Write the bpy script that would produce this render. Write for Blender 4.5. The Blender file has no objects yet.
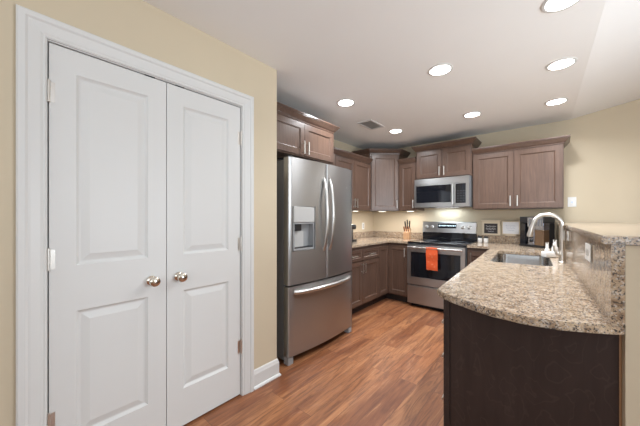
import bpy, bmesh, math, random
from mathutils import Vector, Matrix

random.seed(7)
S = bpy.context.scene
COL = S.collection
PI = math.pi

# ------------------------------------------------------------------ camera
F_PX, YAW, HORIZON = 277.928, 0.7107, 216.974
cam_data = bpy.data.cameras.new('camera')
cam_data.sensor_fit = 'HORIZONTAL'
cam_data.sensor_width = 36.0
cam_data.lens = 36.0 * F_PX / 640.0
cam_data.shift_y = (HORIZON - 213.0) / 640.0
cam_data.clip_start = 0.02
cam = bpy.data.objects.new('camera', cam_data)
cam.location = (2.5967, -4.5135, 1.2715)
cam.rotation_euler = (PI / 2, 0, YAW)
COL.objects.link(cam)
S.camera = cam

# ------------------------------------------------------------------ exposure
S.view_settings.view_transform = 'Standard'
S.view_settings.look = 'None'
S.view_settings.gamma = 1.0
S.view_settings.use_curve_mapping = False
S.view_settings.exposure = 0.03

# ------------------------------------------------------------------ world and added window fill
world = bpy.data.worlds.new('world')
S.world = world
world.use_nodes = True
bg = world.node_tree.nodes['Background']
bg.inputs[0].default_value = (0.80, 0.90, 1.0, 1)
bg.inputs[1].default_value = 1.5

def area(name, loc, target, sx, sy, power, color, shape='RECTANGLE', spread=None):
    l = bpy.data.lights.new(name, 'AREA')
    l.shape = shape
    l.size = sx
    l.size_y = sy
    l.energy = power
    l.color = color
    if spread:
        l.spread = spread
    o = bpy.data.objects.new(name, l)
    o.location = loc
    d = Vector(target) - Vector(loc)
    o.rotation_euler = d.to_track_quat('-Z', 'Y').to_euler()
    COL.objects.link(o)
    return o

FILL_TINT = (0.88, 0.95, 1.0)
REAR_WINDOWS = [(1.6, 2.9), (3.5, 4.8)]          # x ranges of unseen windows added behind the camera for fill light
SIDE_WINDOWS = [(-4.2, -2.4)]      # y range of an unseen window on the right wall, added for glare
for a, b in REAR_WINDOWS:
    area('rear_fill', ((a + b) / 2, -8.45, 1.45), ((a + b) / 2, 0, 1.3), b - a, 1.6, 14, FILL_TINT)  # soft fill lamp added in each rear opening
for a, b in SIDE_WINDOWS:
    area('side_fill', (6.45, (a + b) / 2, 1.75), (0, (a + b) / 2, 1.75), b - a, 2.1, 26, FILL_TINT)  # added fill lamp, mirrored as glare in the corner cabinet door

# unseen fill lamps added behind the camera and past the bar, brightening the ceiling
area('ceiling_fill', (4.0, -6.2, 1.7), (3.6, -5.2, 2.6), 1.0, 1.0, 32, (0.84, 0.93, 1.0), spread=math.radians(150))
area('ceiling_fill', (4.6, -2.8, 1.2), (1.3, -2.6, 2.6), 1.0, 1.0, 27, (0.82, 0.92, 1.0), spread=math.radians(130))

# ------------------------------------------------------------------ materials
def mat(name, color=(0.8, 0.8, 0.8), rough=0.5, metal=0.0, spec=0.5):
    m = bpy.data.materials.new(name)
    m.use_nodes = True
    b = m.node_tree.nodes['Principled BSDF']
    b.inputs['Base Color'].default_value = (*color, 1)
    b.inputs['Roughness'].default_value = rough
    b.inputs['Metallic'].default_value = metal
    b.inputs['Specular IOR Level'].default_value = spec
    return m

def nodes(m):
    nt = m.node_tree
    return nt, nt.nodes, nt.links, nt.nodes['Principled BSDF']

def coords(m, scale=(1, 1, 1), rot=(0, 0, 0), loc=(0, 0, 0)):
    nt, N, L, b = nodes(m)
    tc = N.new('ShaderNodeTexCoord')
    mp = N.new('ShaderNodeMapping')
    mp.inputs['Scale'].default_value = scale
    mp.inputs['Rotation'].default_value = rot
    mp.inputs['Location'].default_value = loc
    L.new(tc.outputs['Object'], mp.inputs['Vector'])
    return mp.outputs['Vector']

def noise(m, vec, scale, detail=4, rough=0.55, distort=0.0):
    nt, N, L, b = nodes(m)
    n = N.new('ShaderNodeTexNoise')
    n.inputs['Scale'].default_value = scale
    n.inputs['Detail'].default_value = detail
    n.inputs['Roughness'].default_value = rough
    n.inputs['Distortion'].default_value = distort
    L.new(vec, n.inputs['Vector'])
    return n.outputs['Fac']

def ramp(m, fac, stops, interp='LINEAR'):
    nt, N, L, b = nodes(m)
    r = N.new('ShaderNodeValToRGB')
    r.color_ramp.interpolation = interp
    el = r.color_ramp.elements
    while len(el) < len(stops):
        el.new(0.5)
    for e, (p, c) in zip(el, stops):
        e.position = p
        e.color = (*c, 1)
    L.new(fac, r.inputs['Fac'])
    return r.outputs['Color']

def mix(m, fac, a, b_, mode='MIX'):
    nt, N, L, b = nodes(m)
    x = N.new('ShaderNodeMix')
    x.data_type = 'RGBA'
    x.blend_type = mode
    for sock, v in ((x.inputs[0], fac), (x.inputs[6], a), (x.inputs[7], b_)):
        if isinstance(v, (int, float)):
            sock.default_value = v
        elif isinstance(v, tuple):
            sock.default_value = (*v, 1)
        else:
            L.new(v, sock)
    return x.outputs[2]

def bump(m, fac, strength, dist=0.002):
    nt, N, L, b = nodes(m)
    bp = N.new('ShaderNodeBump')
    bp.inputs['Strength'].default_value = strength
    bp.inputs['Distance'].default_value = dist
    L.new(fac, bp.inputs['Height'])
    L.new(bp.outputs['Normal'], b.inputs['Normal'])

def base(m, sock):
    nt, N, L, b = nodes(m)
    L.new(sock, b.inputs['Base Color'])

def painted(name, color, rough, amount=0.03, bscale=180, bstr=0.05):
    m = mat(name, color, rough, spec=0.3)
    v = coords(m)
    n = noise(m, v, 1.3, 3)
    lo = tuple(c * (1 - amount) for c in color)
    hi = tuple(min(1, c * (1 + amount)) for c in color)
    base(m, ramp(m, n, [(0.3, lo), (0.7, hi)]))
    bump(m, noise(m, v, bscale, 2), bstr, 0.001)
    return m

def wood(name, dark, light, rough=0.34, scale=(22, 22, 1.6), rings=0.0, coat=0.25):
    m = mat(name, dark, rough)
    nt, N, L, b = nodes(m)
    v = coords(m, scale)
    n = noise(m, v, 2.2, 6, 0.62, 0.6)
    c = ramp(m, n, [(0.28, dark), (0.72, light)])
    v2 = coords(m, (3, 3, 1.2))
    blot = noise(m, v2, 2.0, 3)
    c = mix(m, ramp(m, blot, [(0.35, (0, 0, 0)), (0.75, (0.35, 0.35, 0.35))]), c, tuple(x * 0.72 for x in dark))
    if rings:
        v3 = coords(m, (2.3, 2.3, 1.5))
        n3 = noise(m, v3, 3.6, 3, 0.4, 0.5)
        mm = N.new('ShaderNodeMath'); mm.operation = 'MULTIPLY'; mm.inputs[1].default_value = 48.0
        L.new(n3, mm.inputs[0])
        sn = N.new('ShaderNodeMath'); sn.operation = 'SINE'
        L.new(mm.outputs[0], sn.inputs[0])
        line = ramp(m, sn.outputs[0], [(0.90, (0, 0, 0)), (1.0, (rings, rings, rings))])
        c = mix(m, line, c, tuple(x * 2.0 for x in light))
    base(m, c)
    b.inputs['Specular IOR Level'].default_value = 0.5 if coat else 0.2
    b.inputs['Coat Weight'].default_value = coat
    b.inputs['Coat Roughness'].default_value = 0.25
    bump(m, n, 0.08, 0.0006)
    return m

def steel(name, color=(0.46, 0.46, 0.46), rough=0.27, aniso=0.0, scale=(1, 1, 160)):
    m = mat(name, color, rough, 1.0)
    nt, N, L, b = nodes(m)
    if not aniso:
      v = coords(m, (1, 1, 1))
      n = noise(m, v, 3.0, 3, 0.6)
      rr = N.new('ShaderNodeMapRange')
      rr.inputs['To Min'].default_value = rough * 0.85
      rr.inputs['To Max'].default_value = rough * 1.2
      L.new(n, rr.inputs['Value'])
      L.new(rr.outputs[0], b.inputs['Roughness'])
    if aniso:
        b.inputs['Anisotropic'].default_value = aniso
        b.inputs['Anisotropic Rotation'].default_value = 0.25
        tg = N.new('ShaderNodeTangent')
        tg.direction_type = 'RADIAL'
        tg.axis = 'Z'
        L.new(tg.outputs[0], b.inputs['Tangent'])
    return m

def granite(name):
    m = mat(name, (0.5, 0.4, 0.3), 0.12, spec=0.5)
    nt, N, L, b = nodes(m)
    v = coords(m)
    big = noise(m, v, 30, 5, 0.7, 0.5)
    c = ramp(m, big, [(0.30, (0.15, 0.095, 0.06)), (0.42, (0.34, 0.235, 0.15)), (0.54, (0.52, 0.39, 0.265)), (0.72, (0.60, 0.50, 0.38))])
    mid = noise(m, v, 95, 4, 0.65)
    c = mix(m, ramp(m, mid, [(0.54, (0, 0, 0)), (0.62, (0.8, 0.8, 0.8))]), c, (0.22, 0.20, 0.19))
    c = mix(m, ramp(m, noise(m, v, 130, 3, 0.6), [(0.56, (0, 0, 0)), (0.62, (0.9, 0.9, 0.9))]), c, (0.035, 0.033, 0.036))
    vo = N.new('ShaderNodeTexVoronoi')
    vo.inputs['Scale'].default_value = 210
    L.new(v, vo.inputs['Vector'])
    sep = N.new('ShaderNodeSeparateColor')
    L.new(vo.outputs['Color'], sep.inputs[0])
    c = mix(m, ramp(m, sep.outputs[0], [(0.90, (0, 0, 0)), (0.91, (0.8, 0.8, 0.8))], 'CONSTANT'), c, (0.05, 0.046, 0.05))
    c = mix(m, ramp(m, sep.outputs[1], [(0.86, (0, 0, 0)), (0.87, (0.6, 0.6, 0.6))], 'CONSTANT'), c, (0.66, 0.61, 0.54))
    base(m, c)
    return m

def planks(name):
    m = mat(name, (0.3, 0.14, 0.08), 0.33, spec=0.4)
    nt, N, L, b = nodes(m)
    tc = N.new('ShaderNodeTexCoord')
    mp = N.new('ShaderNodeMapping')
    mp.inputs['Rotation'].default_value = (0, 0, PI / 2)
    L.new(tc.outputs['Object'], mp.inputs['Vector'])
    br = N.new('ShaderNodeTexBrick')
    br.offset = 0.37
    br.inputs['Scale'].default_value = 1.0
    br.inputs['Mortar Size'].default_value = 0.0012
    br.inputs['Mortar Smooth'].default_value = 0.3
    br.inputs['Brick Width'].default_value = 1.22
    br.inputs['Row Height'].default_value = 0.127
    br.inputs['Color1'].default_value = (0, 0, 0, 1)
    br.inputs['Color2'].default_value = (1, 1, 1, 1)
    br.inputs['Mortar'].default_value = (0.2, 0.2, 0.2, 1)
    L.new(mp.outputs[0], br.inputs['Vector'])
    plank = ramp(m, br.outputs['Color'], [(0.0, (0.24, 0.088, 0.040)), (0.35, (0.36, 0.145, 0.062)), (0.7, (0.47, 0.215, 0.098)), (1.0, (0.30, 0.115, 0.053))])
    # grain stretched along the boards, shifted from board to board
    off = N.new('ShaderNodeMix'); off.data_type = 'VECTOR'
    vm = N.new('ShaderNodeVectorMath'); vm.operation = 'MULTIPLY_ADD'
    vm.inputs[1].default_value = (7.0, 3.0, 0)
    L.new(br.outputs['Color'], vm.inputs[0])
    L.new(tc.outputs['Object'], vm.inputs[2])
    mp2 = N.new('ShaderNodeMapping')
    mp2.inputs['Scale'].default_value = (15, 1.3, 1)
    L.new(vm.outputs[0], mp2.inputs['Vector'])
    g = noise(m, mp2.outputs[0], 1.6, 8, 0.68, 1.6)
    mp3 = N.new('ShaderNodeMapping')
    mp3.inputs['Scale'].default_value = (6, 0.9, 1)
    L.new(vm.outputs[0], mp3.inputs['Vector'])
    g2 = noise(m, mp3.outputs[0], 1.1, 4, 0.6, 0.8)
    c = mix(m, ramp(m, g2, [(0.36, (0.75, 0.75, 0.75)), (0.58, (0, 0, 0))]), plank, (0.17, 0.060, 0.030))
    c = mix(m, ramp(m, g, [(0.34, (0.75, 0.75, 0.75)), (0.52, (0, 0, 0))]), c, (0.12, 0.045, 0.025))
    c = mix(m, ramp(m, g, [(0.56, (0, 0, 0)), (0.78, (0.7, 0.7, 0.7))]), c, (0.58, 0.31, 0.155))
    c = mix(m, br.outputs['Fac'], c, (0.10, 0.045, 0.028))
    base(m, c)
    bump(m, g, 0.05, 0.001)
    return m

def emit(name, color, strength):
    m = mat(name, color, 0.5)
    b = m.node_tree.nodes['Principled BSDF']
    b.inputs['Emission Color'].default_value = (*color, 1)
    b.inputs['Emission Strength'].default_value = strength
    return m

M = {}
M['wall'] = painted('beige_wall_paint', (0.63, 0.54, 0.40), 0.75)
M['ceiling'] = painted('ceiling_paint', (0.90, 0.905, 0.90), 0.85, 0.01)
M['trim'] = painted('white_trim_paint', (0.71, 0.712, 0.70), 0.38, 0.01, 90, 0.02)
M['floor'] = planks('laminate_planks')
M['wood'] = wood('stained_maple', (0.088, 0.051, 0.036), (0.150, 0.089, 0.064))
M['panel'] = wood('dark_veneer', (0.043, 0.028, 0.024), (0.056, 0.037, 0.032), 0.5, (10, 10, 1.6), rings=0.17, coat=0.0)
M['toe'] = mat('toe_kick_black_brown', (0.03, 0.022, 0.02), 0.5)
M['granite'] = granite('speckled_granite')
M['steel'] = steel('brushed_steel', rough=0.36, aniso=0.7)
M['steel_plain'] = steel('satin_steel', (0.66, 0.65, 0.63), 0.3)
M['sink_steel'] = steel('sink_steel', (0.42, 0.42, 0.42), 0.2)
M['nickel'] = steel('satin_nickel', (0.68, 0.65, 0.61), 0.32)
M['nickel_warm'] = steel('knob_nickel', (0.66, 0.60, 0.52), 0.2)
M['side'] = painted('graphite_enamel', (0.16, 0.165, 0.175), 0.45, 0.03, 400, 0.1)
M['black'] = mat('black_plastic', (0.012, 0.012, 0.014), 0.35)
M['black_gloss'] = mat('black_glass', (0.008, 0.009, 0.013), 0.05, spec=0.6)
M['grey_plastic'] = mat('grey_plastic', (0.33, 0.34, 0.35), 0.4)
M['pale_plastic'] = mat('pale_plastic', (0.50, 0.50, 0.49), 0.35)
M['white_plastic'] = mat('white_plastic', (0.82, 0.82, 0.81), 0.4)
M['ceramic'] = mat('white_ceramic', (0.85, 0.83, 0.80), 0.18)
M['towel'] = mat('orange_terry', (0.80, 0.13, 0.03), 0.95, spec=0.1)
M['lightwood'] = wood('light_wood', (0.50, 0.27, 0.13), (0.66, 0.40, 0.22), 0.45, (30, 30, 4))
M['midwood'] = wood('reddish_wood', (0.22, 0.085, 0.04), (0.34, 0.14, 0.07), 0.4, (30, 30, 4))
M['lens'] = emit('lamp_lens', (1.0, 0.97, 0.92), 14.0)
M['strip_lens'] = emit('strip_lens', (1.0, 0.93, 0.82), 5.0)
M['task_lens'] = emit('task_lens', (0.95, 0.97, 1.0), 0.8)
M['display'] = emit('range_display', (0.16, 0.30, 0.42), 1.0)
M['display_glyph'] = emit('range_display_glyphs', (0.65, 0.85, 0.95), 1.2)
M['key'] = mat('key_print', (0.035, 0.036, 0.04), 0.4)
M['ring'] = mat('burner_print', (0.16, 0.17, 0.19), 0.2)
M['slate'] = mat('slate_board', (0.035, 0.028, 0.03), 0.6)
M['chalk'] = mat('chalk_white', (0.72, 0.70, 0.70), 0.8)
M['ink'] = mat('grey_ink', (0.40, 0.44, 0.52), 0.8)
M['paper'] = mat('white_board', (0.80, 0.81, 0.84), 0.7)
M['cream'] = painted('cream_frame', (0.70, 0.60, 0.46), 0.6)
M['bluish'] = steel('blue_steel', (0.36, 0.40, 0.50), 0.22)
M['bronze'] = steel('bronze_panel', (0.30, 0.22, 0.16), 0.35)
M['vent_dark'] = mat('vent_shadow', (0.42, 0.42, 0.42), 0.8)
# terry bumps and woven pale motifs on the towel
_v = coords(M['towel'])
bump(M['towel'], noise(M['towel'], _v, 420, 2), 0.8, 0.002)
base(M['towel'], mix(M['towel'], ramp(M['towel'], noise(M['towel'], _v, 34, 2), [(0.60, (0, 0, 0)), (0.68, (0.5, 0.5, 0.5))]), (0.72, 0.115, 0.04), (0.82, 0.42, 0.22)))

# ------------------------------------------------------------------ mesh helpers
def box(bm, x0, y0, z0, x1, y1, z1, bev=0.0, seg=1):
    v = [bm.verts.new(p) for p in ((x0, y0, z0), (x1, y0, z0), (x1, y1, z0), (x0, y1, z0),
                                   (x0, y0, z1), (x1, y0, z1), (x1, y1, z1), (x0, y1, z1))]
    fs = [bm.faces.new([v[i] for i in f]) for f in ((0, 3, 2, 1), (4, 5, 6, 7), (0, 1, 5, 4), (1, 2, 6, 5), (2, 3, 7, 6), (3, 0, 4, 7))]
    if bev:
        es = {e for f in fs for e in f.edges}
        bmesh.ops.bevel(bm, geom=list(es), offset=bev, segments=seg, affect='EDGES', profile=0.5)
    return v

def bx(*a, bev=0.0, seg=1):
    bm = bmesh.new()
    box(bm, *a, bev=bev, seg=seg)
    return bm

def tube(bm, pts, r, n=10, closed=False, flat=1.0):
    """Round (or flattened) bar along pts; r a number or a list."""
    pts = [Vector(p) for p in pts]
    R = r if isinstance(r, (list, tuple)) else [r] * len(pts)
    rings = []
    ref = None
    for i, p in enumerate(pts):
        if closed:
            t = (pts[(i + 1) % len(pts)] - pts[i - 1]).normalized()
        else:
            t = (pts[min(i + 1, len(pts) - 1)] - pts[max(i - 1, 0)]).normalized()
        if ref is None:
            ref = Vector((0, 0, 1)) if abs(t.z) < 0.9 else Vector((0, 1, 0))
        a = t.cross(ref)
        if a.length < 1e-4:
            a = t.cross(Vector((1, 0, 0)))
        a.normalize()
        b = a.cross(t).normalized()
        ref = b
        rings.append([bm.verts.new(p + a * (R[i] * math.cos(k * 2 * PI / n)) + b * (R[i] * flat * math.sin(k * 2 * PI / n))) for k in range(n)])
    m = len(rings)
    for i in range(m if closed else m - 1):
        A, B = rings[i], rings[(i + 1) % m]
        for k in range(n):
            bm.faces.new((A[k], A[(k + 1) % n], B[(k + 1) % n], B[k]))
    if not closed:
        bm.faces.new(rings[0][::-1])
        bm.faces.new(rings[-1])
    bmesh.ops.recalc_face_normals(bm, faces=bm.faces)

def lathe(bm, prof, c=(0, 0, 0), axis='z', n=24):
    """prof = [(radius, height)], solid of revolution about axis through c."""
    c = Vector(c)
    def P(r, h, a):
        x, y = r * math.cos(a), r * math.sin(a)
        return c + {'z': Vector((x, y, h)), 'y': Vector((x, h, y)), 'x': Vector((h, x, y))}[axis]
    rings = []
    for r, h in prof:
        if r < 1e-6:
            rings.append([bm.verts.new(P(0, h, 0))])
        else:
            rings.append([bm.verts.new(P(r, h, k * 2 * PI / n)) for k in range(n)])
    for A, B in zip(rings, rings[1:]):
        for k in range(n):
            q = (k + 1) % n
            if len(A) == 1 and len(B) == 1:
                continue
            if len(A) == 1:
                bm.faces.new((A[0], B[q], B[k]))
            elif len(B) == 1:
                bm.faces.new((A[k], A[q], B[0]))
            else:
                bm.faces.new((A[k], A[q], B[q], B[k]))
    if len(rings[0]) > 1:
        bm.faces.new(rings[0][::-1])
    if len(rings[-1]) > 1:
        bm.faces.new(rings[-1])
    bmesh.ops.recalc_face_normals(bm, faces=bm.faces)

def prism(bm, poly, z0, z1):
    a = [bm.verts.new((x, y, z0)) for x, y in poly]
    b = [bm.verts.new((x, y, z1)) for x, y in poly]
    bm.faces.new(a[::-1]); bm.faces.new(b)
    n = len(poly)
    for i in range(n):
        bm.faces.new((a[i], a[(i + 1) % n], b[(i + 1) % n], b[i]))
    bmesh.ops.recalc_face_normals(bm, faces=bm.faces)

def slab_with_holes(bm, outer, holes, z0, z1):
    edges = []
    for loop in [outer] + holes:
        vs = [bm.verts.new((x, y, z0)) for x, y in loop]
        edges += [bm.edges.new((vs[i], vs[(i + 1) % len(vs)])) for i in range(len(vs))]
    r = bmesh.ops.triangle_fill(bm, use_beauty=True, use_dissolve=False, edges=edges)
    faces = [g for g in r['geom'] if isinstance(g, bmesh.types.BMFace)]
    ex = bmesh.ops.extrude_face_region(bm, geom=faces)
    bmesh.ops.translate(bm, vec=(0, 0, z1 - z0), verts=[g for g in ex['geom'] if isinstance(g, bmesh.types.BMVert)])
    bmesh.ops.recalc_face_normals(bm, faces=bm.faces)

def sweep(bm, prof, path, z=0.0, plane='xy', caps=True):
    """Closed profile [(out, up)] mitred along a 2-D path; out is to the right of travel."""
    n = len(path)
    P = [Vector(p) for p in path]
    rings = []
    for i in range(n):
        d0 = (P[i] - P[i - 1]).normalized() if i else None
        d1 = (P[i + 1] - P[i]).normalized() if i < n - 1 else None
        n0 = Vector((d0.y, -d0.x)) if d0 else None
        n1 = Vector((d1.y, -d1.x)) if d1 else None
        if d0 is None: mv = n1
        elif d1 is None: mv = n0
        else:
            h = (n0 + n1).normalized()
            mv = h / max(0.2, h.dot(n0))
        ring = []
        for o, u in prof:
            q = P[i] + mv * o
            ring.append(bm.verts.new((q.x, q.y, z + u) if plane == 'xy' else (q.x, -u, q.y)))
        rings.append(ring)
    k = len(prof)
    for A, B in zip(rings, rings[1:]):
        for j in range(k):
            bm.faces.new((A[j], A[(j + 1) % k], B[(j + 1) % k], B[j]))
    if caps:
        bm.faces.new(rings[0]); bm.faces.new(rings[-1][::-1])
    bmesh.ops.recalc_face_normals(bm, faces=bm.faces)

def panel_slab(bm, x0, z0, x1, z1, y_front, thick, panels, rings):
    """Slab whose front (facing -y) has recessed or raised rectangular panels."""
    xs = sorted({x0, x1} | {p[0] for p in panels} | {p[2] for p in panels})
    zs = sorted({z0, z1} | {p[1] for p in panels} | {p[3] for p in panels})
    V = {(x, z): bm.verts.new((x, y_front, z)) for x in xs for z in zs}
    for i in range(len(xs) - 1):
        for j in range(len(zs) - 1):
            mx, mz = (xs[i] + xs[i + 1]) / 2, (zs[j] + zs[j + 1]) / 2
            if any(p[0] < mx < p[2] and p[1] < mz < p[3] for p in panels):
                continue
            bm.faces.new((V[xs[i], zs[j]], V[xs[i + 1], zs[j]], V[xs[i + 1], zs[j + 1]], V[xs[i], zs[j + 1]]))
    for a, b, c, d in panels:
        prev = None
        px = [x for x in xs if a <= x <= c]
        pz = [z for z in zs if b <= z <= d]
        outer = [V[x, b] for x in px] + [V[c, z] for z in pz[1:]] + [V[x, d] for x in px[::-1][1:]] + [V[a, z] for z in pz[::-1][1:-1]]
        corner = [V[a, b], V[c, b], V[c, d], V[a, d]]
        first = True
        prev = corner
        for inset, dep in rings:
            cur = [bm.verts.new((x, y_front + dep, z)) for x, z in ((a + inset, b + inset), (c - inset, b + inset), (c - inset, d - inset), (a + inset, d - inset))]
            for k in range(4):
                bm.faces.new((prev[k], prev[(k + 1) % 4], cur[(k + 1) % 4], cur[k]))
            prev = cur
        bm.faces.new(prev)
    yb = y_front + thick
    B = {(x, z): bm.verts.new((x, yb, z)) for x in (x0, x1) for z in (z0, z1)}
    bm.faces.new((B[x0, z0], B[x0, z1], B[x1, z1], B[x1, z0]))
    bm.faces.new([V[x, z0] for x in xs[::-1]] + [B[x0, z0], B[x1, z0]])
    bm.faces.new([V[x, z1] for x in xs] + [B[x1, z1], B[x0, z1]])
    bm.faces.new([V[x0, z] for z in zs] + [B[x0, z1], B[x0, z0]])
    bm.faces.new([V[x1, z] for z in zs[::-1]] + [B[x1, z0], B[x1, z1]])
    bmesh.ops.recalc_face_normals(bm, faces=bm.faces)

def part(name, bm, m, parent=None, smooth=False, label=None):
    me = bpy.data.meshes.new(name)
    bm.normal_update()
    bm.to_mesh(me)
    bm.free()
    o = bpy.data.objects.new(name, me)
    me.materials.append(M[m] if isinstance(m, str) else m)
    if smooth:
        me.polygons.foreach_set('use_smooth', [True] * len(me.polygons))
        try:
            me.set_sharp_from_angle(angle=math.radians(38))
        except Exception:
            pass
    if parent:
        o.parent = parent
    if label:
        o['label'] = label
    COL.objects.link(o)
    return o

def thing(name, label, cat, loc=(0, 0, 0), rot=0.0, group=None):
    o = bpy.data.objects.new(name, None)
    o.empty_display_size = 0.1
    o.location = loc
    o.rotation_euler = (0, 0, rot)
    o['label'] = label
    o['category'] = cat
    if group:
        o['group'] = group
    COL.objects.link(o)
    return o

def tag(o, label, cat, group=None):
    o['label'] = label
    o['category'] = cat
    if group:
        o['group'] = group
    return o

def struct(name, bm, m, label=None, cat=None, parent=None):
    o = part(name, bm, m, parent)
    o['kind'] = 'structure'
    if label:
        o['label'] = label
    if cat:
        o['category'] = cat
    return o

def copy_tree(o, parent=None):
    c = o.copy()
    COL.objects.link(c)
    if parent:
        c.parent = parent
    for ch in list(o.children):
        copy_tree(ch, c)
    return c

# ------------------------------------------------------------------ room shell
CEIL = 2.45
PX = 0.879                 # face of the pantry wall
WALL_END = -3.05
D0, D1, D2 = -4.365, -3.874, -3.382     # pantry leaf edges along y
DOOR_H = 2.052
XR, YB = 6.5, -8.5
def crease(y):
    return 2.705 - 0.036 * y
SLOPE = 0.17

struct('floor', bx(-0.15, YB - 0.1, -0.06, XR + 0.1, 0.12, 0.0), 'floor')
bm = bmesh.new()
prism(bm, [(-0.15, 0.12), (-0.15, YB - 0.1), (crease(YB - 0.1), YB - 0.1), (crease(0.12), 0.12)], CEIL, CEIL + 0.05)
struct('ceiling', bm, 'ceiling')
bm = bmesh.new()
ya, yb = 0.12, YB - 0.1
vs = []
for up in (0, 0.05):
    vs += [bm.verts.new((x, y, CEIL + up + SLOPE * (x - crease(y)))) for x, y in ((crease(ya), ya), (crease(yb), yb), (XR + 0.1, yb), (XR + 0.1, ya))]
for f in ((0, 1, 2, 3), (7, 6, 5, 4), (0, 4, 5, 1), (1, 5, 6, 2), (2, 6, 7, 3), (3, 7, 4, 0)):
    bm.faces.new([vs[i] for i in f])
bmesh.ops.recalc_face_normals(bm, faces=bm.faces)
struct('ceiling_vault', bm, 'ceiling')
TOP = 3.3
def gable(y0, y1):
    bm = bmesh.new()
    prof = [(-0.12, 0.0), (XR + 0.1, 0.0), (XR + 0.1, CEIL + SLOPE * (XR + 0.1 - crease(y0)) - 0.001), (crease(y0), CEIL - 0.001), (-0.12, CEIL - 0.001)]
    a = [bm.verts.new((x, y0, z)) for x, z in prof]
    b = [bm.verts.new((x, y1, z)) for x, z in prof]
    bm.faces.new(a); bm.faces.new(b[::-1])
    for i in range(5):
        bm.faces.new((a[i], b[i], b[(i + 1) % 5], a[(i + 1) % 5]))
    bmesh.ops.recalc_face_normals(bm, faces=bm.faces)
    return bm
struct('wall_back', gable(0.0, 0.1), 'wall')
struct('wall_kitchen_left', bx(-0.12, WALL_END + 0.001, 0, 0, 0, CEIL), 'wall')
bm = bmesh.new()            # pantry wall with its door opening, and the return beside the fridge
box(bm, PX - 0.11, D2 + 0.02, 0, PX, WALL_END, CEIL)
box(bm, PX - 0.11, D0 - 0.02, DOOR_H + 0.012, PX, D2 + 0.02, CEIL)
box(bm, PX - 0.11, YB, 0, PX, D0 - 0.02, CEIL)
box(bm, -0.12, WALL_END - 0.11, 0, PX - 0.11, WALL_END, CEIL)
struct('wall_left', bm, 'wall')
bm = bmesh.new()            # wall behind the camera, with two added window openings
segs = [PX - 0.11] + [v for w in REAR_WINDOWS for v in w] + [XR]
for i in range(0, len(segs), 2):
    box(bm, segs[i], YB - 0.1, 0, segs[i + 1], YB, 2.44)
for a, b in REAR_WINDOWS:
    box(bm, a, YB - 0.1, 0, b, YB, 0.65); box(bm, a, YB - 0.1, 2.25, b, YB, 2.44)
struct('wall_rear', bm, 'wall')
bm = bmesh.new()
segs = [YB] + [v for w in SIDE_WINDOWS for v in w] + [0.0]
for i in range(0, len(segs), 2):
    box(bm, XR, segs[i], 0, XR + 0.1, segs[i + 1], 3.0)
for a, b in SIDE_WINDOWS:
    box(bm, XR, a, 0, XR + 0.1, b, 0.65); box(bm, XR, a, 2.85, XR + 0.1, b, 3.0)
struct('wall_right', bm, 'wall')
k = 1
for a, b in REAR_WINDOWS:
    bm = bmesh.new()
    for x0, z0, x1, z1 in ((a, 0.65, b, 0.71), (a, 2.19, b, 2.25), (a, 0.71, a + 0.05, 2.19), (b - 0.05, 0.71, b, 2.19), (a + 0.05, 1.42, b - 0.05, 1.46)):
        box(bm, x0, YB - 0.08, z0, x1, YB - 0.03, z1)
    struct('window_%d' % k, bm, 'trim'); k += 1  # frame of an unseen window, added along with the rear fill
for a, b in SIDE_WINDOWS:
    bm = bmesh.new()
    for y0, z0, y1, z1 in ((a, 0.65, b, 0.71), (a, 2.79, b, 2.85), (a, 0.71, a + 0.05, 2.79), (b - 0.05, 0.71, b, 2.79), (a + 0.05, 1.42, b - 0.05, 1.46)):
        box(bm, XR + 0.03, y0, z0, XR + 0.08, y1, z1)
    struct('window_%d' % k, bm, 'trim'); k += 1  # unseen window shaped tall so the corner cabinet catches its glare

# half wall that carries the raised bar; the peninsula stands 3.5 degrees off the range wall
PEN = math.radians(3.5)
PO = Vector((1.985, -0.65, 0))
def pen(x, y):
    return (PO.x + x * math.cos(PEN) - y * math.sin(PEN), PO.y + x * math.sin(PEN) + y * math.cos(PEN))
def pen_obj(o):
    o.location = PO
    o.rotation_euler = (0, 0, PEN)
    return o
bm = bmesh.new()
prism(bm, [(0.6205, -2.565), (0.745, -2.565), (0.79, 0.60), (0.662, 0.605)], 0, 1.179)
pen_obj(struct('wall_half_bar', bm, 'wall'))

# casing, baseboard
CAS = [(0, 0), (0, 0.010), (0.006, 0.014), (0.012, 0.012), (0.020, 0.016), (0.050, 0.020), (0.058, 0.020), (0.066, 0.026), (0.086, 0.026), (0.092, 0.020), (0.092, 0)]
bm = bmesh.new()
sweep(bm, CAS, [(D2 + 0.006, 0.0), (D2 + 0.006, DOOR_H + 0.006), (D0 - 0.006, DOOR_H + 0.006), (D0 - 0.006, 0.0)], plane='xz')
o = struct('trim_1', bm, 'trim')
o.location = (PX, 0, 0); o.rotation_euler = (0, 0, PI / 2)
bm = bmesh.new()            # door jamb lining
box(bm, D0 - 0.02, 0.0, 0, D0 - 0.003, 0.11, DOOR_H + 0.012)
box(bm, D2 + 0.003, 0.0, 0, D2 + 0.02, 0.11, DOOR_H + 0.012)
box(bm, D0 - 0.003, 0.0, DOOR_H + 0.002, D2 + 0.003, 0.11, DOOR_H + 0.012)
box(bm, D0 - 0.003, 0.055, 0.0, D2 + 0.003, 0.07, DOOR_H + 0.002)
o = struct('trim_2', bm, 'trim')
o.location = (PX, 0, 0); o.rotation_euler = (0, 0, PI / 2)
BASE = [(0, 0), (0.026, 0), (0.026, 0.006), (0.020, 0.016), (0.014, 0.02), (0.014, 0.105), (0.010, 0.118), (0.008, 0.128), (0.004, 0.136), (0, 0.136)]
bm = bmesh.new()
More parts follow.
